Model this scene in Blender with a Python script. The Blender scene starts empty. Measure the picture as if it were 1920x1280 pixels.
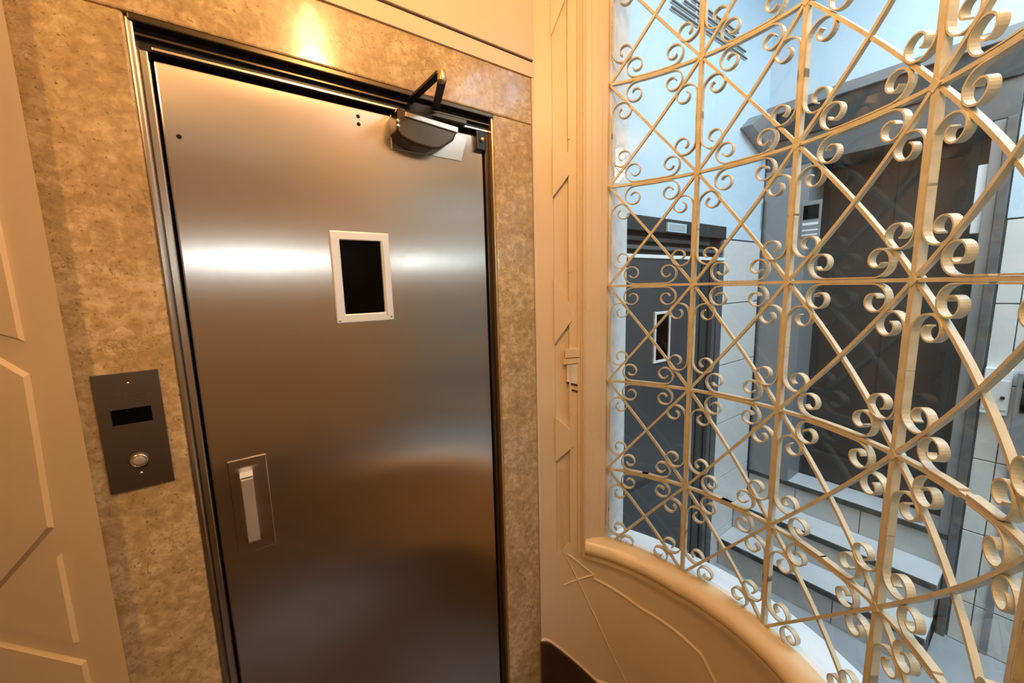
import bpy, math, random
from mathutils import Vector, Matrix

random.seed(7)
SC = bpy.context.scene
COL = SC.collection
R = math.radians

# ------------------------------------------------------------------ camera
F_PX = 730.2
YAW, PITCH, ROLL = R(35.744), R(7.997), R(-1.507)
EYE = 1.7
cam_d = bpy.data.cameras.new('camera')
cam_d.sensor_fit = 'HORIZONTAL'
cam_d.sensor_width = 36.0
cam_d.lens = 36.0 * F_PX / 1920.0
cam_d.clip_start = 0.02
cam = bpy.data.objects.new('camera', cam_d)
COL.objects.link(cam)
fw = Vector((math.sin(YAW) * math.cos(PITCH), math.cos(YAW) * math.cos(PITCH), -math.sin(PITCH)))
rt0 = Vector((math.cos(YAW), -math.sin(YAW), 0))
up0 = rt0.cross(fw)
rt = rt0 * math.cos(ROLL) + up0 * math.sin(ROLL)
up = -rt0 * math.sin(ROLL) + up0 * math.cos(ROLL)
cam.matrix_world = Matrix(((rt.x, up.x, -fw.x, 0), (rt.y, up.y, -fw.y, 0), (rt.z, up.z, -fw.z, EYE), (0, 0, 0, 1)))
SC.camera = cam

# ------------------------------------------------------------------ world, lights, exposure
w = bpy.data.worlds.new('world')
SC.world = w
w.use_nodes = True
w.node_tree.nodes['Background'].inputs[0].default_value = (0.5, 0.6, 0.75, 1)
w.node_tree.nodes['Background'].inputs[1].default_value = 0.05

WARM = (1.0, 0.575, 0.235)
COOL = (0.66, 0.86, 1.0)
LAMP_POS = (0.45, 0.18, 2.93)
LAMP_POWER = 25.0
LAMP2_POWER = 36.0
HALL_POWER = 115.0
TUBE_STRENGTH = 58.0


def area_light(name, loc, rot, sx, sy, power, color):
    d = bpy.data.lights.new(name, 'AREA')
    d.shape = 'RECTANGLE'
    d.size, d.size_y = sx, sy
    d.energy = power
    d.color = color
    o = bpy.data.objects.new(name, d)
    o.location = loc
    o.rotation_euler = rot
    COL.objects.link(o)
    return o


area_light('hall_ceiling_light', (1.95, -0.95, 3.62), (0, 0, 0), 1.5, 2.6, HALL_POWER, COOL)

SC.view_settings.view_transform = 'Standard'
SC.view_settings.look = 'None'
SC.view_settings.exposure = 0.0
SC.view_settings.gamma = 1.0
SC.view_settings.use_curve_mapping = False


# ------------------------------------------------------------------ materials
def mat(name, color, rough=0.5, metal=0.0, var=0.0, scale=8.0, bump=0.0, bscale=60.0, aniso=0.0, spec=0.5, emit=None, estr=0.0, coat=0.0):
    m = bpy.data.materials.new(name)
    m.use_nodes = True
    nt = m.node_tree
    b = nt.nodes['Principled BSDF']
    b.inputs['Base Color'].default_value = (*color, 1)
    b.inputs['Roughness'].default_value = rough
    b.inputs['Metallic'].default_value = metal
    b.inputs['Specular IOR Level'].default_value = spec
    b.inputs['Coat Weight'].default_value = coat
    tc = nt.nodes.new('ShaderNodeTexCoord')
    if var > 0:
        n = nt.nodes.new('ShaderNodeTexNoise')
        n.inputs['Scale'].default_value = scale
        n.inputs['Detail'].default_value = 4
        nt.links.new(tc.outputs['Object'], n.inputs['Vector'])
        r = nt.nodes.new('ShaderNodeValToRGB')
        r.color_ramp.elements[0].position = 0.3
        r.color_ramp.elements[1].position = 0.7
        r.color_ramp.elements[0].color = (*[c * (1 - var) for c in color], 1)
        r.color_ramp.elements[1].color = (*[min(1, c * (1 + var * 0.6)) for c in color], 1)
        nt.links.new(n.outputs['Fac'], r.inputs['Fac'])
        nt.links.new(r.outputs['Color'], b.inputs['Base Color'])
    if bump > 0:
        n2 = nt.nodes.new('ShaderNodeTexNoise')
        n2.inputs['Scale'].default_value = bscale
        n2.inputs['Detail'].default_value = 3
        nt.links.new(tc.outputs['Object'], n2.inputs['Vector'])
        bp = nt.nodes.new('ShaderNodeBump')
        bp.inputs['Strength'].default_value = bump
        bp.inputs['Distance'].default_value = 0.004
        nt.links.new(n2.outputs['Fac'], bp.inputs['Height'])
        nt.links.new(bp.outputs['Normal'], b.inputs['Normal'])
    if aniso:
        b.inputs['Anisotropic'].default_value = aniso
    if emit:
        b.inputs['Emission Color'].default_value = (*emit, 1)
        b.inputs['Emission Strength'].default_value = estr
    return m


def brushed_steel(name, color, rough, aniso, rot, streak=0.006, vertical=True):
    """Brushed sheet: anisotropic gloss with fine grain along the brushing direction."""
    m = mat(name, color, rough, 1.0, aniso=aniso)
    nt = m.node_tree
    b = nt.nodes['Principled BSDF']
    b.inputs['Anisotropic Rotation'].default_value = rot
    tg = nt.nodes.new('ShaderNodeTangent')
    tg.direction_type = 'RADIAL'
    tg.axis = 'Z'
    nt.links.new(tg.outputs['Tangent'], b.inputs['Tangent'])
    tc = nt.nodes.new('ShaderNodeTexCoord')
    mp = nt.nodes.new('ShaderNodeMapping')
    mp.inputs['Scale'].default_value = (420, 420, 1.0) if vertical else (2, 260, 260)
    nt.links.new(tc.outputs['Object'], mp.inputs['Vector'])
    n = nt.nodes.new('ShaderNodeTexNoise')
    n.inputs['Scale'].default_value = 1.0
    n.inputs['Detail'].default_value = 2
    nt.links.new(mp.outputs['Vector'], n.inputs['Vector'])
    mr = nt.nodes.new('ShaderNodeMapRange')
    mr.inputs['From Min'].default_value = 0.3
    mr.inputs['From Max'].default_value = 0.7
    mr.inputs['To Min'].default_value = rough - streak
    mr.inputs['To Max'].default_value = rough + streak
    nt.links.new(n.outputs['Fac'], mr.inputs['Value'])
    if streak > 0:
        nt.links.new(mr.outputs['Result'], b.inputs['Roughness'])
    return m


def stone_material():
    m = mat('polished_travertine', (0.5, 0.36, 0.2), 0.2, coat=0.3)
    nt = m.node_tree
    b = nt.nodes['Principled BSDF']
    b.inputs['Coat Roughness'].default_value = 0.06
    tc = nt.nodes.new('ShaderNodeTexCoord')
    L = nt.links.new
    # cloudy ground
    n1 = nt.nodes.new('ShaderNodeTexNoise')
    n1.inputs['Scale'].default_value = 9
    n1.inputs['Detail'].default_value = 8
    n1.inputs['Roughness'].default_value = 0.65
    L(tc.outputs['Object'], n1.inputs['Vector'])
    r1 = nt.nodes.new('ShaderNodeValToRGB')
    e = r1.color_ramp.elements
    e[0].position, e[0].color = 0.34, (0.30, 0.198, 0.085, 1)
    e[1].position, e[1].color = 0.68, (0.70, 0.56, 0.35, 1)
    x = r1.color_ramp.elements.new(0.5)
    x.color = (0.47, 0.335, 0.17, 1)
    nf = nt.nodes.new('ShaderNodeTexNoise')
    nf.inputs['Scale'].default_value = 46
    nf.inputs['Detail'].default_value = 5
    nf.inputs['Roughness'].default_value = 0.6
    nf.inputs['Distortion'].default_value = 0.6
    L(tc.outputs['Object'], nf.inputs['Vector'])
    av = nt.nodes.new('ShaderNodeMix')
    av.data_type = 'FLOAT'
    av.inputs['Factor'].default_value = 0.5
    L(n1.outputs['Fac'], av.inputs['A'])
    L(nf.outputs['Fac'], av.inputs['B'])
    L(av.outputs['Result'], r1.inputs['Fac'])
    # broken shell-like fragments
    wn = nt.nodes.new('ShaderNodeTexNoise')
    wn.inputs['Scale'].default_value = 18
    wn.inputs['Detail'].default_value = 3
    L(tc.outputs['Object'], wn.inputs['Vector'])
    mixv = nt.nodes.new('ShaderNodeMix')
    mixv.data_type = 'VECTOR'
    mixv.inputs['Factor'].default_value = 0.12
    L(tc.outputs['Object'], mixv.inputs['A'])
    L(wn.outputs['Color'], mixv.inputs['B'])
    v = nt.nodes.new('ShaderNodeTexVoronoi')
    v.feature = 'DISTANCE_TO_EDGE'
    v.inputs['Scale'].default_value = 38
    L(mixv.outputs['Result'], v.inputs['Vector'])
    r2 = nt.nodes.new('ShaderNodeValToRGB')
    e = r2.color_ramp.elements
    e[0].position, e[0].color = 0.0, (.6, .6, .6, 1)
    e[1].position, e[1].color = 0.06, (0, 0, 0, 1)
    L(v.outputs['Distance'], r2.inputs['Fac'])
    n3 = nt.nodes.new('ShaderNodeTexNoise')
    n3.inputs['Scale'].default_value = 7
    n3.inputs['Detail'].default_value = 3
    L(tc.outputs['Object'], n3.inputs['Vector'])
    r3 = nt.nodes.new('ShaderNodeValToRGB')
    e = r3.color_ramp.elements
    e[0].position, e[0].color = 0.46, (0, 0, 0, 1)
    e[1].position, e[1].color = 0.66, (1, 1, 1, 1)
    L(n3.outputs['Fac'], r3.inputs['Fac'])
    mul = nt.nodes.new('ShaderNodeMath')
    mul.operation = 'MULTIPLY'
    L(r2.outputs['Color'], mul.inputs[0])
    L(r3.outputs['Color'], mul.inputs[1])
    mx = nt.nodes.new('ShaderNodeMix')
    mx.data_type = 'RGBA'
    L(mul.outputs[0], mx.inputs['Factor'])
    L(r1.outputs['Color'], mx.inputs['A'])
    mx.inputs['B'].default_value = (0.26, 0.15, 0.065, 1)
    # dark pits
    v2 = nt.nodes.new('ShaderNodeTexNoise')
    v2.inputs['Scale'].default_value = 120
    v2.inputs['Detail'].default_value = 4
    L(tc.outputs['Object'], v2.inputs['Vector'])
    r4 = nt.nodes.new('ShaderNodeValToRGB')
    e = r4.color_ramp.elements
    e[0].position, e[0].color = 0.31, (.85, .85, .85, 1)
    e[1].position, e[1].color = 0.39, (0, 0, 0, 1)
    L(v2.outputs['Fac'], r4.inputs['Fac'])
    mx2 = nt.nodes.new('ShaderNodeMix')
    mx2.data_type = 'RGBA'
    L(r4.outputs['Color'], mx2.inputs['Factor'])
    L(mx.outputs['Result'], mx2.inputs['A'])
    mx2.inputs['B'].default_value = (0.20, 0.11, 0.045, 1)
    # a few long wandering veins
    wv = nt.nodes.new('ShaderNodeTexVoronoi')
    wv.feature = 'DISTANCE_TO_EDGE'
    wv.inputs['Scale'].default_value = 6.5
    mp = nt.nodes.new('ShaderNodeMapping')
    mp.inputs['Scale'].default_value = (1.4, 1, 0.55)
    mixv2 = nt.nodes.new('ShaderNodeMix')
    mixv2.data_type = 'VECTOR'
    mixv2.inputs['Factor'].default_value = 0.22
    L(tc.outputs['Object'], mixv2.inputs['A'])
    L(wn.outputs['Color'], mixv2.inputs['B'])
    L(mixv2.outputs['Result'], mp.inputs['Vector'])
    L(mp.outputs['Vector'], wv.inputs['Vector'])
    r5 = nt.nodes.new('ShaderNodeValToRGB')
    e = r5.color_ramp.elements
    e[0].position, e[0].color = 0.0, (0.8, 0.8, 0.8, 1)
    e[1].position, e[1].color = 0.018, (0, 0, 0, 1)
    L(wv.outputs['Distance'], r5.inputs['Fac'])
    mul2 = nt.nodes.new('ShaderNodeMath')
    mul2.operation = 'MULTIPLY'
    L(r5.outputs['Color'], mul2.inputs[0])
    L(r3.outputs['Color'], mul2.inputs[1])
    mx3 = nt.nodes.new('ShaderNodeMix')
    mx3.data_type = 'RGBA'
    L(mul2.outputs[0], mx3.inputs['Factor'])
    L(mx2.outputs['Result'], mx3.inputs['A'])
    mx3.inputs['B'].default_value = (0.20, 0.11, 0.05, 1)
    L(mx3.outputs['Result'], b.inputs['Base Color'])
    return m


def glass_material():
    m = bpy.data.materials.new('clear_glass')
    m.use_nodes = True
    nt = m.node_tree
    nt.nodes.clear()
    out = nt.nodes.new('ShaderNodeOutputMaterial')
    mix = nt.nodes.new('ShaderNodeMixShader')
    tr = nt.nodes.new('ShaderNodeBsdfTransparent')
    tr.inputs[0].default_value = (0.93, 0.96, 0.97, 1)
    gl = nt.nodes.new('ShaderNodeBsdfGlossy')
    gl.inputs['Roughness'].default_value = 0.01
    lw = nt.nodes.new('ShaderNodeLayerWeight')
    lw.inputs['Blend'].default_value = 0.5
    pw = nt.nodes.new('ShaderNodeMath')
    pw.operation = 'POWER'
    pw.inputs[1].default_value = 5.0
    ma = nt.nodes.new('ShaderNodeMath')
    ma.operation = 'MULTIPLY_ADD'
    ma.inputs[1].default_value = 0.9
    ma.inputs[2].default_value = 0.05
    nt.links.new(lw.outputs['Facing'], pw.inputs[0])
    nt.links.new(pw.outputs[0], ma.inputs[0])
    nt.links.new(ma.outputs[0], mix.inputs[0])
    nt.links.new(tr.outputs[0], mix.inputs[1])
    nt.links.new(gl.outputs[0], mix.inputs[2])
    nt.links.new(mix.outputs[0], out.inputs[0])
    return m


M = dict(
    cream=mat('cream_gloss_paint', (0.72, 0.59, 0.43), 0.42, var=0.05, scale=3, bump=0.05, bscale=25),
    cream_jamb=mat('cream_jamb_paint', (0.80, 0.67, 0.50), 0.38, var=0.06, scale=5),
    sill=mat('cream_sill_paint', (0.80, 0.63, 0.40), 0.3, var=0.08, scale=6),
    grille=mat('ivory_grille_paint', (0.61, 0.565, 0.43), 0.38, var=0.14, scale=30, bump=0.1, bscale=90),
    stone=stone_material(),
    steel=brushed_steel('brushed_steel', (0.62, 0.555, 0.49), 0.23, 0.92, 0.0, streak=0),
    steel_frame=brushed_steel('brushed_steel_frame', (0.60, 0.53, 0.45), 0.26, 0.5, 0.0),
    bronze=mat('dark_bronze_metal', (0.10, 0.075, 0.05), 0.28, 0.9),
    black=mat('black_metal', (0.012, 0.010, 0.009), 0.35, 0.2),
    gap=mat('shaft_black', (0.004, 0.004, 0.004), 0.8),
    brass=mat('worn_brass_edge', (0.72, 0.52, 0.26), 0.28, 0.9),
    alu=mat('white_aluminium', (0.84, 0.89, 0.95), 0.34, 0.3, var=0.03),
    handle=mat('pale_steel_handle', (0.72, 0.66, 0.60), 0.38, 0.75, var=0.05),
    blackglass=mat('black_glass', (0.002, 0.002, 0.002), 0.12, spec=0.06),
    panel=brushed_steel('dark_brushed_panel', (0.235, 0.195, 0.155), 0.36, 0.4, 0.0, vertical=False),
    mark=mat('engraved_mark', (0.06, 0.045, 0.03), 0.5),
    screw=mat('screw_steel', (0.85, 0.83, 0.8), 0.15, 1.0),
    button=mat('button_plastic', (0.30, 0.27, 0.20), 0.25),
    silver=mat('silver_ring', (0.85, 0.82, 0.76), 0.22, 1.0),
    wood=mat('dark_stained_wood', (0.055, 0.028, 0.014), 0.4, var=0.3, scale=12),
    floor=mat('dark_stone_floor', (0.075, 0.05, 0.03), 0.25, var=0.15, scale=6),
    grey_wall=mat('warm_grey_paint', (0.55, 0.50, 0.44), 0.6),
    tan_wall=mat('tan_paint', (0.36, 0.28, 0.20), 0.6),
    ceil=mat('cream_ceiling_paint', (0.82, 0.72, 0.56), 0.7),
    white=mat('white_paint_cool_lit', (0.58, 0.71, 0.82), 0.55, var=0.02, scale=2),  # white walls; the blue of the cool hall light is put into the colour
    tile=mat('white_glazed_tile', (0.72, 0.71, 0.69), 0.22, var=0.03, scale=4),
    grout=mat('dark_grout', (0.10, 0.11, 0.12), 0.9),
    white_sill=mat('white_outer_sill', (0.86, 0.87, 0.88), 0.45),
    reveal=mat('white_reveal_plaster', (0.76, 0.75, 0.73), 0.6, var=0.16, scale=14),
    grey_door=mat('grey_painted_steel', (0.085, 0.085, 0.09), 0.4, 0.3),
    grey_frame=mat('charcoal_steel', (0.038, 0.036, 0.035), 0.5, 0.0),
    grey_light=mat('mid_grey_steel', (0.27, 0.275, 0.285), 0.42, 0.2),
    grey_mid=mat('grey_fascia_steel', (0.13, 0.13, 0.135), 0.45, 0.3),
    sign=mat('pale_blue_sign', (0.45, 0.62, 0.70), 0.3),
    hall_floor=mat('grey_hall_floor', (0.42, 0.45, 0.48), 0.25, var=0.06, scale=3),
    tread=mat('pale_grey_tread', (0.70, 0.72, 0.74), 0.35, var=0.05, scale=5),
    riser=mat('grey_riser_tile', (0.52, 0.52, 0.51), 0.3, var=0.05, scale=5),
    nosing=mat('dark_rubber_nosing', (0.05, 0.05, 0.042), 0.6),
    bulb=mat('warm_bulb_glass', (1, 0.8, 0.5), 0.4, emit=WARM, estr=60.0),
    tube=mat('cool_tube_glass', (0.9, 0.95, 1), 0.4, emit=(0.80, 0.93, 1.0), estr=TUBE_STRENGTH),
    glass=glass_material(),
    slat=mat('brown_slat', (0.16, 0.11, 0.07), 0.5),
    plaswhite=mat('white_plastic', (0.82, 0.83, 0.84), 0.4),
)


# ------------------------------------------------------------------ mesh helpers
def link(name, verts, faces, m, parent=None, smooth=False, loc=None, bevel=0.0, seg=2):
    me = bpy.data.meshes.new(name)
    me.from_pydata([tuple(v) for v in verts], [], faces)
    me.validate()
    me.update()
    if smooth:
        for p in me.polygons:
            p.use_smooth = True
    o = bpy.data.objects.new(name, me)
    COL.objects.link(o)
    me.materials.append(M[m] if isinstance(m, str) else m)
    if parent:
        o.parent = parent
    if loc:
        o.location = loc
    if bevel > 0:
        b = o.modifiers.new('bevel', 'BEVEL')
        b.width = bevel
        b.segments = seg
        b.limit_method = 'ANGLE'
        b.angle_limit = R(35)
    return o


def box(name, x0, x1, y0, y1, z0, z1, m, parent=None, bevel=0.0, seg=2):
    cx_, cy_, cz_ = (x0 + x1) / 2, (y0 + y1) / 2, (z0 + z1) / 2
    off = parent.matrix_basis.translation if parent else Vector((0, 0, 0))
    hx, hy, hz = (x1 - x0) / 2, (y1 - y0) / 2, (z1 - z0) / 2
    v = [(sx * hx, sy * hy, sz * hz) for sz in (-1, 1) for sy in (-1, 1) for sx in (-1, 1)]
    f = [(0, 2, 3, 1), (4, 5, 7, 6), (0, 1, 5, 4), (2, 6, 7, 3), (0, 4, 6, 2), (1, 3, 7, 5)]
    p = world_of(parent) if parent else Vector((0, 0, 0))
    return link(name, v, f, m, parent, loc=Vector((cx_, cy_, cz_)) - p, bevel=bevel, seg=seg)


def world_of(o):
    v = Vector((0, 0, 0))
    while o:
        v += o.location
        o = o.parent
    return v


def empty(name, loc=(0, 0, 0)):
    o = bpy.data.objects.new(name, None)
    o.empty_display_size = 0.05
    o.location = loc
    COL.objects.link(o)
    return o


def tag(o, label=None, cat=None, group=None, kind=None):
    if label:
        o['label'] = label
    if cat:
        o['category'] = cat
    if group:
        o['group'] = group
    if kind:
        o['kind'] = kind
    return o


def prism(name, poly, fmap, d0, d1, m, parent=None, bevel=0.0, inset=0.0):
    """Polygon in (a, b); fmap(a, b, d) -> world. Front at d1 (may be inset to make a chamfer)."""
    n = len(poly)
    ca = sum(p[0] for p in poly) / n
    cb = sum(p[1] for p in poly) / n
    front = []
    for (a, b) in poly:
        l = math.hypot(a - ca, b - cb)
        k = 1 - inset / l if l > 0 else 1
        front.append((ca + (a - ca) * k, cb + (b - cb) * k))
    org = world_of(parent) if parent else Vector((0, 0, 0))
    v = [Vector(fmap(a, b, d0)) - org for a, b in poly] + [Vector(fmap(a, b, d1)) - org for a, b in front]
    f = [tuple(range(n))[::-1], tuple(range(n, 2 * n))] + [(i, (i + 1) % n, n + (i + 1) % n, n + i) for i in range(n)]
    o = link(name, v, f, m, parent, bevel=bevel)
    fix_normals(o)
    return o


def fix_normals(o):
    import bmesh
    bm = bmesh.new()
    bm.from_mesh(o.data)
    bmesh.ops.recalc_face_normals(bm, faces=bm.faces)
    bm.to_mesh(o.data)
    bm.free()


def ring(name, outer, inner, y0, y1, m, parent):
    """Rectangular frame in the XZ plane, front at y0, back at y1."""
    org = world_of(parent)
    v = []
    for y in (y0, y1):
        for (x0, x1, z0, z1) in (outer, inner):
            v += [Vector(p) - org for p in ((x0, y, z0), (x1, y, z0), (x1, y, z1), (x0, y, z1))]
    f = []
    for i in range(4):
        j = (i + 1) % 4
        f += [(i, j, 4 + j, 4 + i), (8 + i, 8 + j, 12 + j, 12 + i), (i, j, 8 + j, 8 + i), (4 + i, 4 + j, 12 + j, 12 + i)]
    o_ = link(name, v, f, m, parent, bevel=.003)
    fix_normals(o_)
    return o_


def lathe(name, prof, m, parent=None, loc=(0, 0, 0), axis='Z', n=28, smooth=True):
    """prof: list of (r, h); revolved about axis."""
    v, f = [], []
    for i in range(n):
        a = 2 * math.pi * i / n
        for r, h in prof:
            x, y, z = r * math.cos(a), r * math.sin(a), h
            if axis == 'Y':
                x, y, z = r * math.cos(a), -h, r * math.sin(a)
            v.append((x, y, z))
    k = len(prof)
    for i in range(n):
        j = (i + 1) % n
        for q in range(k - 1):
            f.append((i * k + q, j * k + q, j * k + q + 1, i * k + q + 1))
    f.append(tuple(i * k for i in range(n))[::-1])
    f.append(tuple(i * k + k - 1 for i in range(n)))
    o = link(name, v, f, m, parent, smooth=smooth, loc=Vector(loc) - (world_of(parent) if parent else Vector((0, 0, 0))))
    fix_normals(o)
    return o


def bar3d(name, a, b, w_, h_, m, parent=None, bevel=0.0):
    """Straight rectangular bar from point a to point b."""
    a, b = Vector(a), Vector(b)
    d = (b - a).normalized()
    s = d.cross(Vector((0, 0, 1)))
    s = s.normalized() if s.length > 1e-4 else Vector((1, 0, 0))
    t = s.cross(d).normalized()
    v = []
    c = (a + b) / 2
    for p in (a, b):
        for i, j in ((-1, -1), (1, -1), (1, 1), (-1, 1)):
            v.append(p - c + s * (i * w_ / 2) + t * (j * h_ / 2))
    f = [(3, 2, 1, 0), (4, 5, 6, 7), (0, 1, 5, 4), (1, 2, 6, 5), (2, 3, 7, 6), (3, 0, 4, 7)]
    o = link(name, v, f, m, parent, loc=c - (world_of(parent) if parent else Vector((0, 0, 0))), bevel=bevel)
    fix_normals(o)
    return o


# ------------------------------------------------------------------ dimensions shared by the place
FLOOR = -0.12          # landing
HFLOOR = -0.24         # lower hall
CEIL = 3.06
HCEIL = 3.72
WALL_Y = 1.20          # lift wall plane (both sides)
CX, CY = 0.641, 0.638  # axis of the curved screen wall
RW = 0.66              # room face of the curved wall
RG = 0.70              # grille
XW = 2.98              # hall end wall


def cyl(a, r, z):
    """Point on the curved wall: a in degrees about its axis."""
    return (CX + r * math.cos(R(a)), CY + r * math.sin(R(a)), z)


def curved_profile(name, prof, zfun0, zfun1, m, parent=None, smooth=False):
    """Vertical extrusion of a plan profile given as (angle, radius)."""
    v, f = [], []
    for a, r in prof:
        v.append(cyl(a, r, zfun0(a) if callable(zfun0) else zfun0))
        v.append(cyl(a, r, zfun1(a) if callable(zfun1) else zfun1))
    n = len(prof)
    for i in range(n - 1):
        f.append((2 * i, 2 * i + 1, 2 * i + 3, 2 * i + 2))
    return link(name, v, f, m, parent, smooth=smooth)


def curved_sweep(name, prof, a0, a1, n, m, parent=None, zoff=None, smooth=True, closed=True):
    """Section prof [(r, z)] swept around the wall's axis from a0 to a1."""
    v, f = [], []
    k = len(prof)
    for i in range(n + 1):
        a = a0 + (a1 - a0) * i / n
        dz = zoff(a) if zoff else 0
        for r, z in prof:
            v.append(cyl(a, r, z + dz))
    for i in range(n):
        for q in range(k if closed else k - 1):
            p = (q + 1) % k
            f.append((i * k + q, i * k + p, (i + 1) * k + p, (i + 1) * k + q))
    if closed:
        f.append(tuple(range(k)))
        f.append(tuple(n * k + q for q in range(k))[::-1])
    o = link(name, v, f, m, parent, smooth=smooth)
    fix_normals(o)
    if smooth:
        o.data.set_sharp_from_angle(angle=R(38))
    return o


# ------------------------------------------------------------------ structure: landing
A_END = -84.0
o = link('floor', [(-4.2, -2.6, FLOOR), (1.32, -2.6, FLOOR), (1.32, 3.0, FLOOR), (-4.2, 3.0, FLOOR), (-4.2, -2.6, FLOOR - .1), (1.32, -2.6, FLOOR - .1), (1.32, 3.0, FLOOR - .1), (-4.2, 3.0, FLOOR - .1)],
         [(0, 1, 2, 3), (7, 6, 5, 4), (0, 4, 5, 1), (1, 5, 6, 2), (2, 6, 7, 3), (3, 7, 4, 0)], 'floor')
tag(o, 'dark brown polished stone floor of the elevator landing', kind='structure')
o = box('ceiling', -4.2, 1.42, -2.6, 3.0, CEIL, CEIL + .1, 'ceil')
tag(o, 'cream ceiling of the elevator landing', kind='structure')
tag(box('wall_back', -4.2, .92, -2.7, -2.6, FLOOR, CEIL, 'grey_wall'), 'warm grey wall behind the landing', kind='structure')
tag(box('wall_side', -4.3, -4.2, -2.7, 3.0, FLOOR, CEIL, 'cream'), 'cream side wall of the landing', kind='structure')

# lift wall, landing side: cream above the stone, and a narrow strip beside it
wf = box('wall_front', -0.30, 1.30, 1.206, 1.40, 2.455, CEIL, 'cream')
tag(wf, 'cream painted wall above the stone elevator surround', kind='structure')
box('plain_band', -0.30, 0.995, 1.196, 1.206, 2.456, 2.506, 'cream', wf, bevel=0.001)
box('wall_panel', -0.30, 0.990, 1.193, 1.206, 2.514, CEIL, 'cream', wf, bevel=0.003)
box('joint_shade_strip', -0.30, 0.990, 1.2015, 1.207, 2.505, 2.516, 'wood', wf)  # dark strip standing in for the shade inside the panel gap

# left wall: stands at 45 degrees, carries sunk and raised geometric panels
LP = Vector((-0.275, 1.165, 0))
LD = Vector((-0.7071, 0.7071, 0))
LN = Vector((-0.7071, -0.7071, 0))


def lmap(s, z, d):
    p = LP + LD * s + LN * d
    return (p.x, p.y, z)


lplan = [LP, LP + LD * 1.9, LP + LD * 1.9 - LN * .06, Vector((-.315, 1.206, 0))]
v = [(p.x, p.y, FLOOR) for p in lplan] + [(p.x, p.y, CEIL) for p in lplan]
wl = link('wall_left', v, [(3, 2, 1, 0), (4, 5, 6, 7), (0, 1, 5, 4), (1, 2, 6, 5), (2, 3, 7, 6), (3, 0, 4, 7)], 'cream', bevel=.003)
fix_normals(wl)
tag(wl, 'cream panelled wall standing at an angle left of the elevator', kind='structure')
left_panels = [
    [(.105, 1.612), (.42, 1.68), (.42, 2.60), (.105, 2.60)],
    [(.108, 1.546), (.20, 1.594), (.52, 1.594), (.62, 1.546), (.62, 1.18), (.34, 1.012), (.127, 1.194)],
    [(.122, 1.136), (.365, .925), (.122, .905)],
    [(.112, .862), (.62, .895), (.62, .15), (.112, .15)],
    [(.42, .925), (.64, 1.13), (.64, .925)],
]
for pl in left_panels:
    prism('panel', pl, lmap, -0.002, 0.0075, 'cream', wl, inset=0.010)

# curved screen wall: post with its sunk channel, low wall, head
POST_TOP = CEIL
def sill_dz(a):
    return max(0.0, min(1.0, (a - 10) / 30.0)) * 0.045


zs = lambda a: 0.50 + sill_dz(a)
post_prof = [(58.3, .66), (52.3, .66), (52.0, .672), (47.4, .672), (47.1, .66)]
mould_prof = [(47.1, .66), (44.4, .66), (44.2, .655), (43.4, .653), (43.2, .660), (42.6, .660), (42.4, .650), (41.5, .648), (41.2, .656), (39.8, .660), (39.5, .666), (38, .671), (36.6, .678), (36.2, .684), (35.4, .690), (34.9, .694), (34.5, .703), (34.4, .712)]
wr = curved_profile('wall_right', post_prof, FLOOR - .05, POST_TOP, 'cream')
fix_normals(wr)
jm = curved_profile('jamb_moulding', mould_prof, lambda a: zs(a) - .004, POST_TOP, 'cream', wr)
fix_normals(jm)
box('edge_strip', 0.981, 1.03, 1.197, 1.30, FLOOR, 2.454, 'cream', wr)
tag(wr, 'cream curved wall post with sunk channel beside the stone surround', kind='structure')


def cmap(a, z, d):
    return cyl(a, RW - d, z)


def on_wall(name, poly, d0, d1, m, parent):
    return prism(name, poly, cmap, d0, d1, m, parent)


blocks = [
    [(52.3, 2.232), (47.0, 2.190), (46.9, 2.112), (52.3, 2.036)],
    [(52.3, 1.722), (47.0, 1.634), (46.2, 1.562), (52.3, 1.468)],
    [(52.3, 1.162), (47.0, 1.108), (46.0, 1.036), (52.3, 0.972)],
    [(52.5, 2.592), (48.0, 2.706), (47.4, 2.78), (52.3, 2.86)],
]
for bl in blocks:
    on_wall('raised_block', bl, -0.013, 0.006, 'cream', wr)
on_wall('channel_stop', [(52.3, .53), (47.0, .60), (47.0, FLOOR), (52.3, FLOOR)], -0.013, 0.0005, 'cream', wr)
# flat fillets that run between the blocks
for z0, z1 in ((2.24, 2.58), (1.75, 2.02), (1.18, 1.44), (0.60, 0.95)):
    on_wall('fillet', [(47.2, z0), (46.4, z0), (46.4, z1), (47.2, z1)], -0.002, 0.004, 'cream', wr)

A_POST = 34.4
lowN = 48
low_prof = [(47.1 - (47.1 - A_END) * i / lowN, RW) for i in range(lowN + 1)]
lw = curved_profile('low_wall', [p for p in low_prof], FLOOR - .05, zs, 'cream', wr, smooth=True)
fix_normals(lw)
lo = curved_profile('low_wall_outer', [(40 - (40 - A_END) * i / lowN, 0.83) for i in range(lowN + 1)], HFLOOR - .05, 0.55, 'white', wr, smooth=True)
fix_normals(lo)
hd = curved_sweep('head', [(RW, 2.99), (0.83, 2.99), (0.83, HCEIL), (RW, HCEIL)], 44, A_END, 40, 'cream', wr)

# sunk panel lines and chevron on the low wall


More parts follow.
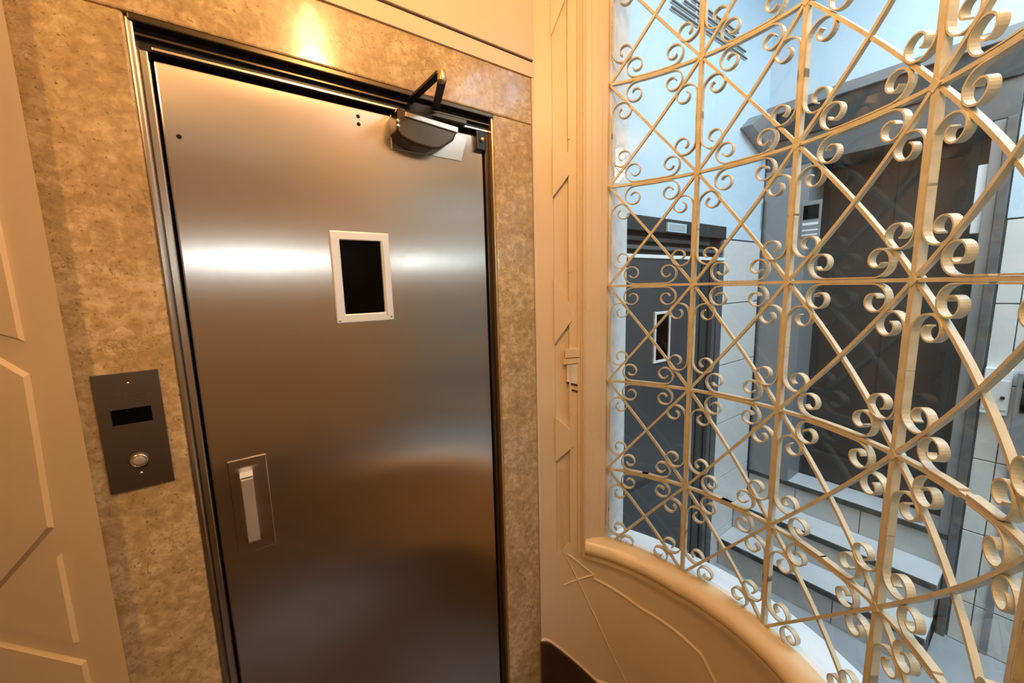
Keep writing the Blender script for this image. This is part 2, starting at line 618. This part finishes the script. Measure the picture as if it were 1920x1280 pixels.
def moulding(name, pts, wdt, hgt, m, parent):
    """Thin triangular bead following (angle, z) points on the curved wall."""
    org = world_of(parent)
    dense = []
    for i in range(len(pts) - 1):
        (a0, z0), (a1, z1) = pts[i], pts[i + 1]
        for t in range(8):
            k = t / 8
            dense.append((a0 + (a1 - a0) * k, z0 + (z1 - z0) * k))
    dense.append(pts[-1])
    v, f = [], []
    n = len(dense)
    for i, (a, z) in enumerate(dense):
        p, q = dense[max(0, i - 1)], dense[min(n - 1, i + 1)]
        ds, dz = R(q[0] - p[0]) * RW, q[1] - p[1]
        l = math.hypot(ds, dz) or 1
        ns, nz = -dz / l, ds / l
        da = math.degrees(wdt / 2 / RW)
        for sgn, dd in ((-1, -0.001), (0, hgt), (1, -0.001)):
            v.append(Vector(cyl(a + ns * da * sgn, RW - dd, z + nz * wdt / 2 * sgn)) - org)
    for i in range(n - 1):
        for q in range(3):
            p = (q + 1) % 3
            f.append((3 * i + q, 3 * i + p, 3 * i + 3 + p, 3 * i + 3 + q))
    f += [(0, 1, 2), (3 * n - 1, 3 * n - 2, 3 * n - 3)]
    o_ = link(name, v, f, m, parent)
    fix_normals(o_)
    return o_


moulding('panel_bead', [(50.0, .563), (32.0, .106), (25.5, -.03)], .010, .004, 'cream', wr)
moulding('panel_bead', [(48.4, .545), (38.5, .458), (49.7, .395)], .012, .005, 'cream', wr)
moulding('panel_bead', [(38.5, .440), (35.2, .428), (21.6, .366), (9.5, .342), (0.5, .316), (-5.5, .235), (-9, .10), (-10, -.1)], .018, .006, 'cream', wr)
moulding('panel_bead', [(50.2, .57), (50.2, .93)], .008, .003, 'cream', wr)
# fielded sheet inside the beads
sheet = [(37.0, .405), (21.6, .345), (9.5, .322), (1.2, .298), (-4.4, .225), (-7.5, .10), (-8, -.10), (28, -.10), (33.5, .11)]

# skirting
def sk_top(a):
    return max(FLOOR + 0.05, 0.118 - (56 - a) * 0.0100) if a < 56 else 0.118


sk = []
v, f = [], []
angs = [59 - i * 2.0 for i in range(72)]
for a in angs:
    v += [cyl(a, RW - 0.014, FLOOR), cyl(a, RW - 0.014, sk_top(a)), cyl(a, RW, sk_top(a))]
for i in range(len(angs) - 1):
    f += [(3 * i, 3 * i + 1, 3 * i + 4, 3 * i + 3), (3 * i + 1, 3 * i + 2, 3 * i + 5, 3 * i + 4)]
o = link('baseboard_right', v, f, 'wood')
fix_normals(o)
tag(o, 'dark brown wooden skirting at the foot of the curved wall', kind='structure')
for i in (0,):
    pass
v, f = [], []
for a in angs:
    v += [cyl(a, RW - 0.001, sk_top(a) + .014), cyl(a, RW - 0.008, sk_top(a) + .007), cyl(a, RW - 0.006, sk_top(a) - .001), cyl(a, RW, sk_top(a))]
for i in range(len(angs) - 1):
    f += [(4 * i + q, 4 * i + q + 1, 4 * i + 5 + q, 4 * i + 4 + q) for q in range(3)]
o = link('skirting_bead', v, f, 'cream', wr)
fix_normals(o)

# straight wall that carries on behind
tag(box('trim_1', .69, .88, -2.6, -0.035, FLOOR - .1, HCEIL, 'cream'), 'cream straight wall carrying on from the curved screen', kind='structure')

# window in the curved wall: sill, outer sill, outer reveal, glass
win = empty('window_1', (CX, CY, 0.5))
tag(win, 'curved window opening with cream rolled sill and glass', kind='structure')


def reparent(o_, p):
    """Keep the world place of a mesh whose vertices are in world space."""
    o_.parent = p
    o_.location = -world_of(p)
    return o_


sill_prof = [(RW - .006, .488), (RW - .016, .492), (RW - .016, .502), (RW - .008, .506), (RW - .012, .512), (RW - .026, .522), (RW - .032, .536), (RW - .031, .551), (RW - .022, .566), (RW - .006, .578), (RW + .012, .584), (RW + .030, .585), (RW + .048, .582), (RW + .048, .488)]
s1 = curved_sweep('sill', sill_prof, 41.6, A_END, 90, 'sill', zoff=sill_dz)
reparent(s1, win)
s2 = curved_sweep('outer_sill', [(.708, .50), (.708, .572), (.83, .560), (.85, .556), (.85, .50)], 40, A_END, 70, 'white_sill', zoff=lambda a: sill_dz(a) * .8)
reparent(s2, win)
v, f = [], []
rev = [(34.4, .712), (33.9, .713), (30.4, .85), (31.5, .87), (60, .87)]
for a, r in rev:
    v += [cyl(a, r, .5), cyl(a, r, 3.0)]
f = [(2 * i, 2 * i + 1, 2 * i + 3, 2 * i + 2) for i in range(len(rev) - 1)]
o = link('outer_reveal', v, f, 'reveal')
fix_normals(o)
reparent(o, win)
o = curved_profile('pane', [(34 - (34 - A_END) * i / 40, .742) for i in range(41)], .57, 2.99, 'glass', smooth=True)
fix_normals(o)
reparent(o, win)

# ------------------------------------------------------------------ structure: lower hall
o = box('floor_hall', .86, XW + .5, -2.6, 1.2, HFLOOR - .1, HFLOOR, 'hall_floor')
tag(o, 'pale grey floor of the hall behind the grille', kind='structure')
tag(box('ceiling_hall', .86, XW + .6, -2.7, 1.3, HCEIL, HCEIL + .1, 'white'), 'white ceiling of the hall behind the grille', kind='structure')
wb = empty('wall_far', (2.2, 1.2, HFLOOR))
tag(wb, 'white tiled hall wall beside the far elevator', kind='structure')
box('upper_wall', 1.02, XW + .1, 1.204, 1.32, 2.025, HCEIL, 'white', wb)
box('backing', 2.44, XW + .1, 1.204, 1.32, HFLOOR, 2.025, 'grout', wb)
box('side_pier', 1.02, 1.44, 1.204, 1.32, HFLOOR, 2.025, 'white', wb)
zt = [HFLOOR, 0.0, .39, .78, 1.17, 1.56, 1.95]
for i in range(len(zt) - 1):
    box('tile', 2.468, XW - .002, 1.196, 1.206, zt[i] + .003, zt[i + 1] - .003, 'tile', wb, bevel=.0015, seg=1)
box('upper_skim', 2.468, XW + .1, 1.196, 1.21, 1.956, 2.03, 'white', wb)
we = empty('wall_end', (XW, 0, HFLOOR))
tag(we, 'white tiled end wall of the hall right of the portal', kind='structure')
box('upper_wall', XW, XW + .1, -2.6, 1.2, 2.79, HCEIL, 'white', we)
box('side_wall', XW, XW + .1, -2.6, .165, HFLOOR, 2.79, 'grout', we)
box('upper_skim', XW - .008, XW + .01, -2.6, .160, 1.956, HCEIL, 'white', we)
box('upper_skim', XW - .008, XW + .01, -2.6, 1.206, 2.80, HCEIL, 'white', we)
yt = [.160, .085, -.30, -.70, -1.1]
for i in range(len(zt) - 1):
    for j in range(len(yt) - 1):
        box('tile', XW - .008, XW + .002, yt[j + 1] + .002, yt[j] - .002, zt[i] + .003, zt[i + 1] - .003, 'tile', we, bevel=.0015, seg=1)
tag(box('wall_hall_rear', .86, XW + .1, -2.7, -2.6, HFLOOR, HCEIL, 'tan_wall'), 'tan rear wall of the hall', kind='structure')
tag(box('trim_2', XW - .018, XW - .008, .020, .046, HFLOOR, .86, 'grey_light'), 'narrow grey vertical strip on the tiled end wall', kind='structure')

# ------------------------------------------------------------------ stone surround
ss = empty('stone_surround', (.35, 1.2, FLOOR))
tag(ss, 'polished brown travertine surround framing the steel elevator door', 'door surround')
box('jamb_slab', -.308, -.117, 1.200, 1.30, FLOOR, 2.2935, 'stone', ss, bevel=.006)
box('jamb_slab', .809, .980, 1.200, 1.30, FLOOR, 2.2935, 'stone', ss, bevel=.005)
box('lintel_slab', -.308, .980, 1.200, 1.30, 2.2945, 2.455, 'stone', ss, bevel=.005)

# ------------------------------------------------------------------ lift door frame
fr = empty('elevator_entrance', (.35, 1.23, FLOOR))
tag(fr, 'brushed stainless steel elevator door with small dark vision panel, set in travertine', 'elevator')
box('shaft_backing', -.117, .809, 1.302, 1.34, FLOOR, 2.2945, 'gap', fr)
box('left_jamb', -.117, -.104, 1.203, 1.30, FLOOR, 2.288, 'steel_frame', fr, bevel=.004)
box('left_strip', -.104, -.0875, 1.222, 1.30, FLOOR, 2.236, 'steel_frame', fr, bevel=.003)
box('left_groove', -.1045, -.1015, 1.2185, 1.23, FLOOR, 2.236, 'bronze', fr)
box('right_jamb', .783, .801, 1.222, 1.30, FLOOR, 2.25, 'bronze', fr, bevel=.003)
box('right_edge', .801, .809, 1.203, 1.30, FLOOR, 2.288, 'brass', fr, bevel=.002)
box('head_lip', -.112, .809, 1.199, 1.30, 2.279, 2.2945, 'bronze', fr, bevel=.003)
box('head_channel', -.104, .801, 1.226, 1.30, 2.236, 2.279, 'black', fr)
box('head_rail', -.104, .801, 1.214, 1.232, 2.258, 2.264, 'bronze', fr, bevel=.001)
box('head_rail', -.08, .801, 1.217, 1.23, 2.2365, 2.243, 'steel_frame', fr, bevel=.001)
box('corner_bracket', .745, .785, 1.210, 1.232, 2.17, 2.236, 'black', fr, bevel=.004)
lathe('bracket_bolt', [(.001, -.002), (.008, 0), (.008, .006), (.005, .009), (.001, .009)], 'brass', fr, (.764, 1.210, 2.205), 'Y', 14)

# ------------------------------------------------------------------ lift door
ld = fr
leaf = box('leaf', -.0815, .779, 1.230, 1.275, FLOOR + .006, 2.222, 'steel', ld, bevel=.004, seg=3)
vx0, vx1, vz0, vz1 = .251, .420, 1.606, 1.872
ix0, ix1, iz0, iz1 = .276, .394, 1.632, 1.847
vf = ring('vision_frame', (vx0, vx1, vz0, vz1), (ix0, ix1, iz0, iz1), 1.219, 1.236, 'alu', ld)
box('glazing_bead', ix1 + .004, ix1 + .010, 1.216, 1.222, vz0 + .016, vz1 - .02, 'alu', vf, bevel=.002)
box('pane', ix0, ix1, 1.2285, 1.236, iz0, iz1, 'blackglass', vf)
for sx, sz in ((.259, 1.615), (.411, 1.618)):
    lathe('screw', [(.0002, 0), (.0035, 0), (.003, .0015), (.0002, .002)], 'screw', vf, (sx, 1.2185, sz), 'Y', 12)
hp = box('handle_plate', -.047, .040, 1.2255, 1.236, .996, 1.264, 'steel', ld, bevel=.0022)
hb = prism('pull_handle', [(1.206, 1.224), (1.190, 1.220), (1.190, 1.045), (1.206, 1.032), (1.226, 1.032), (1.226, 1.224)], lambda y, z, d: (d, y, z), -.0225, .0045, 'handle', hp, bevel=.002)
box('handle_cap', -.0235, .0055, 1.191, 1.2265, 1.224, 1.2275, 'alu', hp, bevel=.001)
for hx, hz in ((-.054, 2.066), (.358, 2.199), (.358, 2.178)):
    lathe('screw_hole', [(.0002, 0), (.0048, 0), (.0052, .0006), (.0002, .0007)], 'gap', ld, (hx, 1.2298, hz), 'Y', 14)
# closer, carried by the leaf
body = [(.452, 2.222), (.446, 2.160), (.462, 2.143), (.50, 2.131), (.556, 2.126), (.585, 2.132), (.632, 2.165), (.648, 2.196), (.648, 2.206)]
closer = prism('door_closer', body, lambda a, b, d: (a, d, b), 1.228, 1.165, 'bronze', ld, bevel=.006)
closer['label'] = 'dark bronze door closer with folded arm'
prism('back_plate', [(.452, 2.128), (.690, 2.128), (.715, 2.205), (.660, 2.215), (.452, 2.222)], lambda a, b, d: (a, d, b), 1.2305, 1.2265, 'steel_frame', closer)
prism('cover', [(.475, 2.215), (.472, 2.200), (.646, 2.188), (.648, 2.206)], lambda a, b, d: (a, d, b), 1.20, 1.160, 'steel_frame', closer, bevel=.002)
for sz in (2.172, 2.186):
    lathe('adjusting_screw', [(.0002, 0), (.006, 0), (.006, .004), (.004, .006), (.0002, .006)], 'screw', closer, (.452, 1.168, sz), 'Y', 12)
box('bracket', .50, .575, 1.192, 1.226, 2.222, 2.262, 'black', closer, bevel=.003)
box('foot', .56, .70, 1.195, 1.225, 2.236, 2.250, 'bronze', closer, bevel=.002)
bar3d('arm', (.505, 1.195, 2.262), (.512, 1.005, 2.262), .020, .010, 'black', closer, .002)
bar3d('arm', (.588, 1.195, 2.258), (.518, 1.003, 2.250), .022, .012, 'black', closer, .002)
lathe('elbow_pin', [(.0005, -.018), (.010, -.018), (.011, -.014), (.011, .010), (.008, .013), (.0005, .013)], 'brass', closer, (.516, 1.004, 2.258), 'Z', 16)

# ------------------------------------------------------------------ call panel
cp = empty('call_panel', (-.203, 1.2, 1.26))
tag(cp, 'dark steel elevator call panel with black display and round button', 'call panel')
box('face_plate', -.258, -.1485, 1.1955, 1.2005, 1.261, 1.534, 'panel', cp, bevel=.001)
box('display', -.236, -.1695, 1.1950, 1.1985, 1.4165, 1.4515, 'blackglass', cp)
box('maker_mark', -.229, -.2095, 1.1953, 1.197, 1.4765, 1.4845, 'mark', cp)
box('maker_mark', -.206, -.190, 1.1953, 1.197, 1.4800, 1.4815, 'mark', cp)
box('maker_mark', -.190, -.1745, 1.1953, 1.197, 1.4785, 1.4825, 'mark', cp)
lathe('button_surround', [(.0002, 0), (.019, 0), (.019, .001), (.0002, .001)], 'mark', cp, (-.203, 1.1955, 1.328), 'Y', 28)
lathe('button_ring', [(.0002, 0), (.0155, 0), (.0155, .004), (.013, .0055), (.012, .004), (.0002, .004)], 'silver', cp, (-.203, 1.1945, 1.328), 'Y', 28)
lathe('button', [(.0002, 0), (.0122, 0), (.0118, .0025), (.006, .004), (.0002, .0042)], 'button', cp, (-.203, 1.1908, 1.328), 'Y', 24)
for sx, sz in ((-.201, 1.509), (-.203, 1.297)):
    lathe('screw', [(.0002, 0), (.0032, 0), (.0028, .001), (.0002, .0018)], 'screw', cp, (sx, 1.1955, sz), 'Y', 12)

# small block fixed to the post
hbk = empty('catch_block', cyl(46, RW, 1.26))
tag(hbk, 'small cream block with two dark slots on the post channel', 'catch block')
on_wall('upper_piece', [(48.6, 1.447), (43.4, 1.447), (43.4, 1.416), (48.6, 1.412)], -.002, .012, 'cream', hbk)
on_wall('lower_piece', [(49.2, 1.408), (43.4, 1.412), (43.4, 1.392), (49.2, 1.384)], -.002, .008, 'cream', hbk)
on_wall('plate', [(48.0, 1.384), (43.6, 1.388), (43.6, 1.300), (48.0, 1.312)], -.002, .003, 'reveal', hbk)
on_wall('slot', [(48.2, 1.310), (43.3, 1.297), (43.3, 1.291), (48.2, 1.304)], -.002, .0035, 'wood', hbk)
on_wall('slot', [(47.0, 1.283), (43.3, 1.270), (43.3, 1.264), (47.0, 1.277)], -.002, .0035, 'wood', hbk)

# ------------------------------------------------------------------ grille
COLS = [34.3, 9.05, -15.33, -42.1, -71.0]
ROWS = [2.800, 2.424, 2.066, 1.692, 1.311, 0.933, 0.572]
gr = empty('window_grille', (CX, CY, 0))
tag(gr, 'ivory wrought iron grille with diagonal bars and curled scrolls in curved window', 'grille')


def gpoint(s, z, rho):
    a = -s / RG
    return (rho * math.cos(a), rho * math.sin(a), z)


def ribbon_mesh(name, path, thick, depth, r0=RG, taper=None):
    """Flat strip following path [(s, z)] on the grille's cylinder (about angle 0)."""
    v, f = [], []
    n = len(path)
    for i, (s, z) in enumerate(path):
        p, q = path[max(0, i - 1)], path[min(n - 1, i + 1)]
        ds, dz = q[0] - p[0], q[1] - p[1]
        l = math.hypot(ds, dz) or 1
        ns, nz = -dz / l, ds / l
        th = thick / 2
        for k, rr in ((-1, -1), (1, -1), (1, 1), (-1, 1)):
            v.append(gpoint(s + ns * th * k, z + nz * th * k, r0 + rr * depth / 2))
    for i in range(n - 1):
        for q in range(4):
            p = (q + 1) % 4
            f.append((4 * i + q, 4 * i + p, 4 * i + 4 + p, 4 * i + 4 + q))
    f.append((3, 2, 1, 0))
    b = 4 * (n - 1)
    f.append((b, b + 1, b + 2, b + 3))
    me = bpy.data.meshes.new(name)
    me.from_pydata(v, [], f)
    me.update()
    me.materials.append(M['grille'])
    import bmesh
    bm = bmesh.new()
    bm.from_mesh(me)
    bmesh.ops.recalc_face_normals(bm, faces=bm.faces)
    bm.to_mesh(me)
    bm.free()
    return me


def place(name, me, ang, z):
    o_ = bpy.data.objects.new(name, me)
    COL.objects.link(o_)
    o_.parent = gr
    o_.location = (0, 0, z)
    o_.rotation_euler = (0, 0, R(ang))
    return o_


BW = .0105   # bar width in the plane of the grille
BD = .016    # bar depth
# uprights
zb, ztp = ROWS[-1] - .012, 3.0
me_v = ribbon_mesh('upright', [(0, zb + (ztp - zb) * i / 4) for i in range(5)], .012, .018)
for a in COLS[1:]:
    place('upright', me_v, a, 0)
# level bars, one per bay and row
bays = [(COLS[i], COLS[i + 1], 1.0) for i in range(len(COLS) - 1)] + [(-71.0, -97.0, 0.46)]  # the last bay runs into the jamb
for bi, (a0, a1, part) in enumerate(bays):
    span = R(a0 - a1) * RG
    me_h = ribbon_mesh('level_bar', [(span * part * i / 8, 0) for i in range(9)], .0085, .015)
    for z in ROWS[:-1]:
        place('level_bar', me_h, a0, z)
    for r_ in range(len(ROWS) - 1):
        h = ROWS[r_] - ROWS[r_ + 1]
        me_a = ribbon_mesh('diagonal_bar', [(span * part * i / 10, -h * part * i / 10) for i in range(11)], 0.0082, .0115, RG + .001)
        me_b = ribbon_mesh('diagonal_bar', [(span * part * i / 10, -h + h * part * i / 10) for i in range(11)], 0.0082, .0115, RG - .004)
        place('diagonal_bar', me_a, a0, ROWS[r_])
        place('diagonal_bar', me_b, a0, ROWS[r_])
    if part < 1:
        continue
    # the diagonals carry on above the top row towards the head
    h = .20
    me_a = ribbon_mesh('diagonal_bar', [(span * .53 * i / 6, h * i / 6) for i in range(7)], 0.0082, .0115, RG - .004)
    me_b = ribbon_mesh('diagonal_bar', [(span - span * .53 * i / 6, h * i / 6) for i in range(7)], 0.0082, .0115, RG + .001)
    place('diagonal_bar', me_a, a0, ROWS[0])
    place('diagonal_bar', me_b, a0, ROWS[0])


def scroll_path(leg, u0, off, r_start, r_end, turns):
    """J-scroll: runs along the bar towards the crossing, then curls away. (u along bar, v off it)"""
    pts = [(leg, off), ((leg + u0) * .5, off), (u0, off)]
    n = 30
    x, y = u0, off
    head = math.pi
    tot = turns * 2 * math.pi
    for i in range(n):
        k = (i + .5) / n
        rr = r_start + (r_end - r_start) * k ** 0.8
        dth = tot / n
        head -= dth / 2
        x += math.cos(head) * rr * dth
        y += math.sin(head) * rr * dth
        head -= dth / 2
        pts.append((x, y))
    return pts


SCROLLS = {}
for sgn_u in (1, -1):
    for sgn_v in (1, -1):
        pv = scroll_path(.190, .106, .0085, .0425, .0115, 1.22)
        SCROLLS['v', sgn_u, sgn_v] = ribbon_mesh('scroll', [(v_ * sgn_v, u_ * sgn_u) for u_, v_ in pv], .0036, .017)
        ph = scroll_path(.166, .096, .0070, .0400, .0115, 1.22)
        SCROLLS['h', sgn_u, sgn_v] = ribbon_mesh('scroll', [(u_ * sgn_u, v_ * sgn_v) for u_, v_ in ph], .0036, .017)
for ci, a in enumerate(COLS):
    for ri, z in enumerate(ROWS):
        for sv in (1, -1):
            if ri == len(ROWS) - 1 and sv < 0:
                continue
            for sh in (1, -1):
                if ci == 0 and sh < 0:
                    continue
                place('scroll', SCROLLS['v', sv, sh], a, z)
                place('scroll', SCROLLS['h', sh, sv], a, z)
# little collar where the bars cross
v_, f_ = [], []
me_c = ribbon_mesh('boss', [(-.007, -.007), (.007, .007)], .019, .022)
for a in COLS[1:]:
    for z in ROWS[:-1]:
        place('boss', me_c, a, z)

# ------------------------------------------------------------------ far lift
fl = empty('elevator_entrance', (1.95, 1.2, HFLOOR))
tag(fl, 'dark grey elevator door with narrow window and black head, seen through the grille', 'elevator')
box('leaf', 1.44, 2.205, 1.196, 1.24, HFLOOR + .005, 1.826, 'grey_door', fl, bevel=.003)
box('backing', 1.43, 2.468, 1.235, 1.32, HFLOOR, 2.02, 'gap', fl)
wfx0, wfx1, wfz0, wfz1 = 1.762, 1.905, 1.282, 1.552
wfm = ring('vision_frame', (wfx0, wfx1, wfz0, wfz1), (wfx0 + .016, wfx1 - .012, wfz0 + .014, wfz1 - .014), 1.186, 1.20, 'reveal', fl)
box('pane', wfx0 + .01, wfx1 - .01, 1.193, 1.20, wfz0 + .01, wfz1 - .01, 'blackglass', wfm)
box('rib', 1.46, 2.19, 1.1935, 1.20, .62, .66, 'grey_frame', fl, bevel=.002)
ff = fl
box('head', 1.44, 2.468, 1.190, 1.235, 1.952, 2.022, 'grey_frame', ff, bevel=.002)
box('head_recess', 1.44, 2.468, 1.215, 1.235, 1.845, 1.952, 'gap', ff)
box('light_strip', 1.44, 2.462, 1.188, 1.23, 1.822, 1.840, 'white_sill', ff, bevel=.002)
box('track', 1.44, 2.30, 1.200, 1.22, 1.905, 1.925, 'grey_frame', ff, bevel=.002)
box('track', 1.50, 2.46, 1.200, 1.22, 1.866, 1.884, 'grey_mid', ff, bevel=.002)
for i, x in enumerate((2.215, 2.262, 2.309, 2.356, 2.403)):
    box('jamb_rib', x, x + (.041 if i < 4 else .062), 1.192 + .006 * (i % 2), 1.235, HFLOOR, 1.822, 'grey_frame' if i < 3 else 'grey_mid', ff, bevel=.003)
sg = box('floor_sign', 1.842, 2.017, 1.181, 1.190, 1.958, 2.004, 'sign')
tag(sg, 'small pale blue sign on the black head of far elevator', 'sign')
box('sign_inset', 1.856, 2.003, 1.1795, 1.183, 1.966, 1.996, 'hall_floor', sg, bevel=.001)

# wall vent above the far lift
vt = empty('wall_vent', (2.23, 1.2, 3.0))
tag(vt, 'thin brown slatted vent high on the white hall wall', 'vent')
for z, x0, x1 in ((2.992, 1.84, 2.62), (3.024, 1.845, 2.60), (3.058, 1.95, 2.56), (3.092, 2.02, 2.50)):
    box('slat', x0, x1, 1.190, 1.198, z - .0035, z + .0035, 'slat', vt, bevel=.001)
for x in (2.06, 2.46):
    box('stile', x, x + .008, 1.196, 1.206, 2.985, 3.10, 'white_sill', vt)

# bracket beside the portal head, dark rod put in for the corner gap line
bk = prism('grey_bracket', [(2.593, 2.607), (2.70, 2.685), (2.925, 2.75), (2.925, 2.49), (2.80, 2.535)], lambda a, b, d: (a, d, b), 1.204, 1.135, 'grey_light', bevel=.006)
tag(bk, 'grey wedge shaped bracket on white wall beside portal head', 'bracket')
cb = lathe('corner_gap_rod', [(.0055, -.95), (.0055, .95)], 'grey_frame', None, (2.955, 1.189, 1.27), 'Z', 10)
tag(cb, 'thin black rod put in for the gap line up the tiled hall corner', 'gap line')

# ------------------------------------------------------------------ portal in the end wall
pt = empty('elevator_portal', (XW, .67, .33))
tag(pt, 'wide charcoal steel portal at the top of the steps', 'portal')
box('head_cap', XW - .05, XW + .30, .160, 1.195, 2.735, 2.79, 'grey_light', pt, bevel=.003)
box('head_fascia', XW - .03, XW + .30, .165, 1.190, 2.575, 2.735, 'grey_frame', pt, bevel=.003)
box('head_fascia', XW - .015, XW + .30, .165, 1.190, 2.405, 2.575, 'grey_mid', pt, bevel=.003)
box('left_jamb', XW - .012, XW + .30, .945, 1.194, .33, 2.405, 'grey_light', pt, bevel=.003)
box('right_jamb', XW - .030, XW + .30, .166, .200, HFLOOR, 2.405, 'grey_mid', pt, bevel=.003)
box('right_reveal', XW - .012, XW + .30, .200, .240, .33, 2.405, 'grey_light', pt, bevel=.003)
box('lit_gap_strip', XW + .012, XW + .06, .240, .272, 1.90, 2.22, 'white_sill', pt, bevel=.002)  # pale strip standing in for a lit gap beside the jamb
box('door_panel', XW + .22, XW + .26, .240, .590, .52, 2.41, 'grey_frame', pt, bevel=.003)
box('door_panel', XW + .235, XW + .27, .586, .950, .52, 2.41, 'grey_frame', pt, bevel=.003)
box('threshold', XW + .195, XW + .30, .240, .945, .34, .52, 'grey_frame', pt, bevel=.003)
box('closing_plate', XW + .30, XW + .34, .1, 1.25, .2, 2.8, 'gap', pt)
st = empty('hall_call_station', (XW, .92, 2.0))
tag(st, 'small call station with dark screen on portal jamb', 'call station')
box('housing', XW - .017, XW - .0122, .872, .975, 1.955, 2.175, 'grey_light', st, bevel=.002)
box('screen', XW - .019, XW - .016, .885, .965, 2.065, 2.150, 'blackglass', st)
box('bezel_bar', XW - .019, XW - .016, .885, .965, 2.030, 2.045, 'plaswhite', st)
box('bezel_bar', XW - .019, XW - .016, .885, .965, 1.995, 2.004, 'plaswhite', st)
box('bezel_bar', XW - .019, XW - .016, .885, .965, 1.968, 1.976, 'plaswhite', st)

# ------------------------------------------------------------------ steps up to the portal
sc_ = empty('staircase', (2.56, .68, HFLOOR))
tag(sc_, 'grey tiled steps with dark nosings rising to the portal', 'stairs')
SX = [2.562, 2.757, XW - .005, XW + .20]
SZ = [HFLOOR, -.05, .14, .33]
for i in range(3):
    x0, x1 = SX[i], SX[i + 1]
    z0, z1 = SZ[i], SZ[i + 1]
    xe = XW + .31
    box('step_core', x0 + .022, xe, .204, 1.194, HFLOOR, z1 - .022, 'grout', sc_)
    box('tread', x0 + .006, x1 + .03, .202, 1.194, z1 - .022, z1, 'tread', sc_, bevel=.002)
    box('nosing', x0 - .004, x0 + .010, .202, 1.194, z1 - .030, z1 + .001, 'nosing', sc_, bevel=.002)
    ys = [1.194, .90 - .09 * (i % 2), .56 - .09 * (i % 2), .202]
    for j in range(3):
        box('riser_tile', x0 + .012, x0 + .024, ys[j + 1] + .002, ys[j] - .002, z0 + .001, z1 - .031, 'riser', sc_, bevel=.001, seg=1)

# ------------------------------------------------------------------ things on the end wall
wbx = empty('wall_box', (XW, .12, 1.03))
tag(wbx, 'white wall box with black knob on tiles beside the portal', 'wall box')
box('body', XW - .050, XW - .008, .072, .158, 1.03, 1.255, 'plaswhite', wbx, bevel=.004)
box('lid', XW - .056, XW - .050, .076, .154, 1.055, 1.20, 'tile', wbx, bevel=.002)
lathe_knob = box('knob', XW - .066, XW - .055, .086, .100, 1.11, 1.125, 'black', wbx, bevel=.003)
gc = empty('grey_cabinet', (XW, 0, .9))
tag(gc, 'grey glazed cabinet at the right edge beside white wall box', 'cabinet')
box('body', XW - .070, XW - .008, -.20, .058, .84, 1.245, 'grey_light', gc, bevel=.003)
box('glass_front', XW - .074, XW - .069, -.18, .040, 1.06, 1.22, 'blackglass', gc)

# ------------------------------------------------------------------ lamps
lamp = empty('ceiling_lamp', (LAMP_POS[0], LAMP_POS[1], CEIL))
tag(lamp, 'warm round ceiling lamp over the landing', 'lamp')
lathe('rose', [(.001, -.03), (.05, -.03), (.06, -.02), (.06, 0), (.001, 0)], 'brass', lamp, (LAMP_POS[0], LAMP_POS[1], CEIL), 'Z', 28)
lathe('globe', [(.002, -.068), (.03, -.061), (.055, -.04), (.067, -.012), (.067, .014), (.055, .042), (.032, .06), (.03, .10), (.002, .10)], 'bulb', lamp, LAMP_POS, 'Z', 28)
pl_d = bpy.data.lights.new('lamp_glow', 'POINT')
pl_d.energy = LAMP_POWER
pl_d.color = WARM
pl_d.shadow_soft_size = 0.07
pl = bpy.data.objects.new('lamp_glow', pl_d)
pl.location = (LAMP_POS[0], LAMP_POS[1], LAMP_POS[2] - .14)
COL.objects.link(pl)

lamp2 = empty('ceiling_lamp', (-1.15, -.05, CEIL))
tag(lamp2, 'warm round ceiling lamp over the far left of the landing', 'lamp')
for ch in list(lamp.children):
    c = ch.copy()
    COL.objects.link(c)
    c.parent = lamp2
pl2 = bpy.data.objects.new('lamp_glow', pl_d.copy())
pl2.data.energy = LAMP2_POWER
pl2.location = (-1.15, -.05, LAMP_POS[2] - .14)
COL.objects.link(pl2)

tl = empty('tube_lamp', (.5, -2.58, 2.05))
tag(tl, 'cool fluorescent tube lamp on the wall behind the landing', 'lamp')
box('housing', -.15, 1.0 - .2, -2.60, -2.565, 2.02, 2.09, 'plaswhite', tl, bevel=.004)
box('tube', -.13, .78, -2.565, -2.535, 2.04, 2.07, 'tube', tl, bevel=.01, seg=3)
tl2 = empty('tube_lamp', (1.8, -2.58, 2.05))  # added, unseen: carries the reflected strip across the right half of the door
tag(tl2, 'added cool tube on the tan rear wall of the hall, for the strip reflected in the door', 'lamp')
for ch in list(tl.children):
    c = ch.copy()
    COL.objects.link(c)
    c.parent = tl2
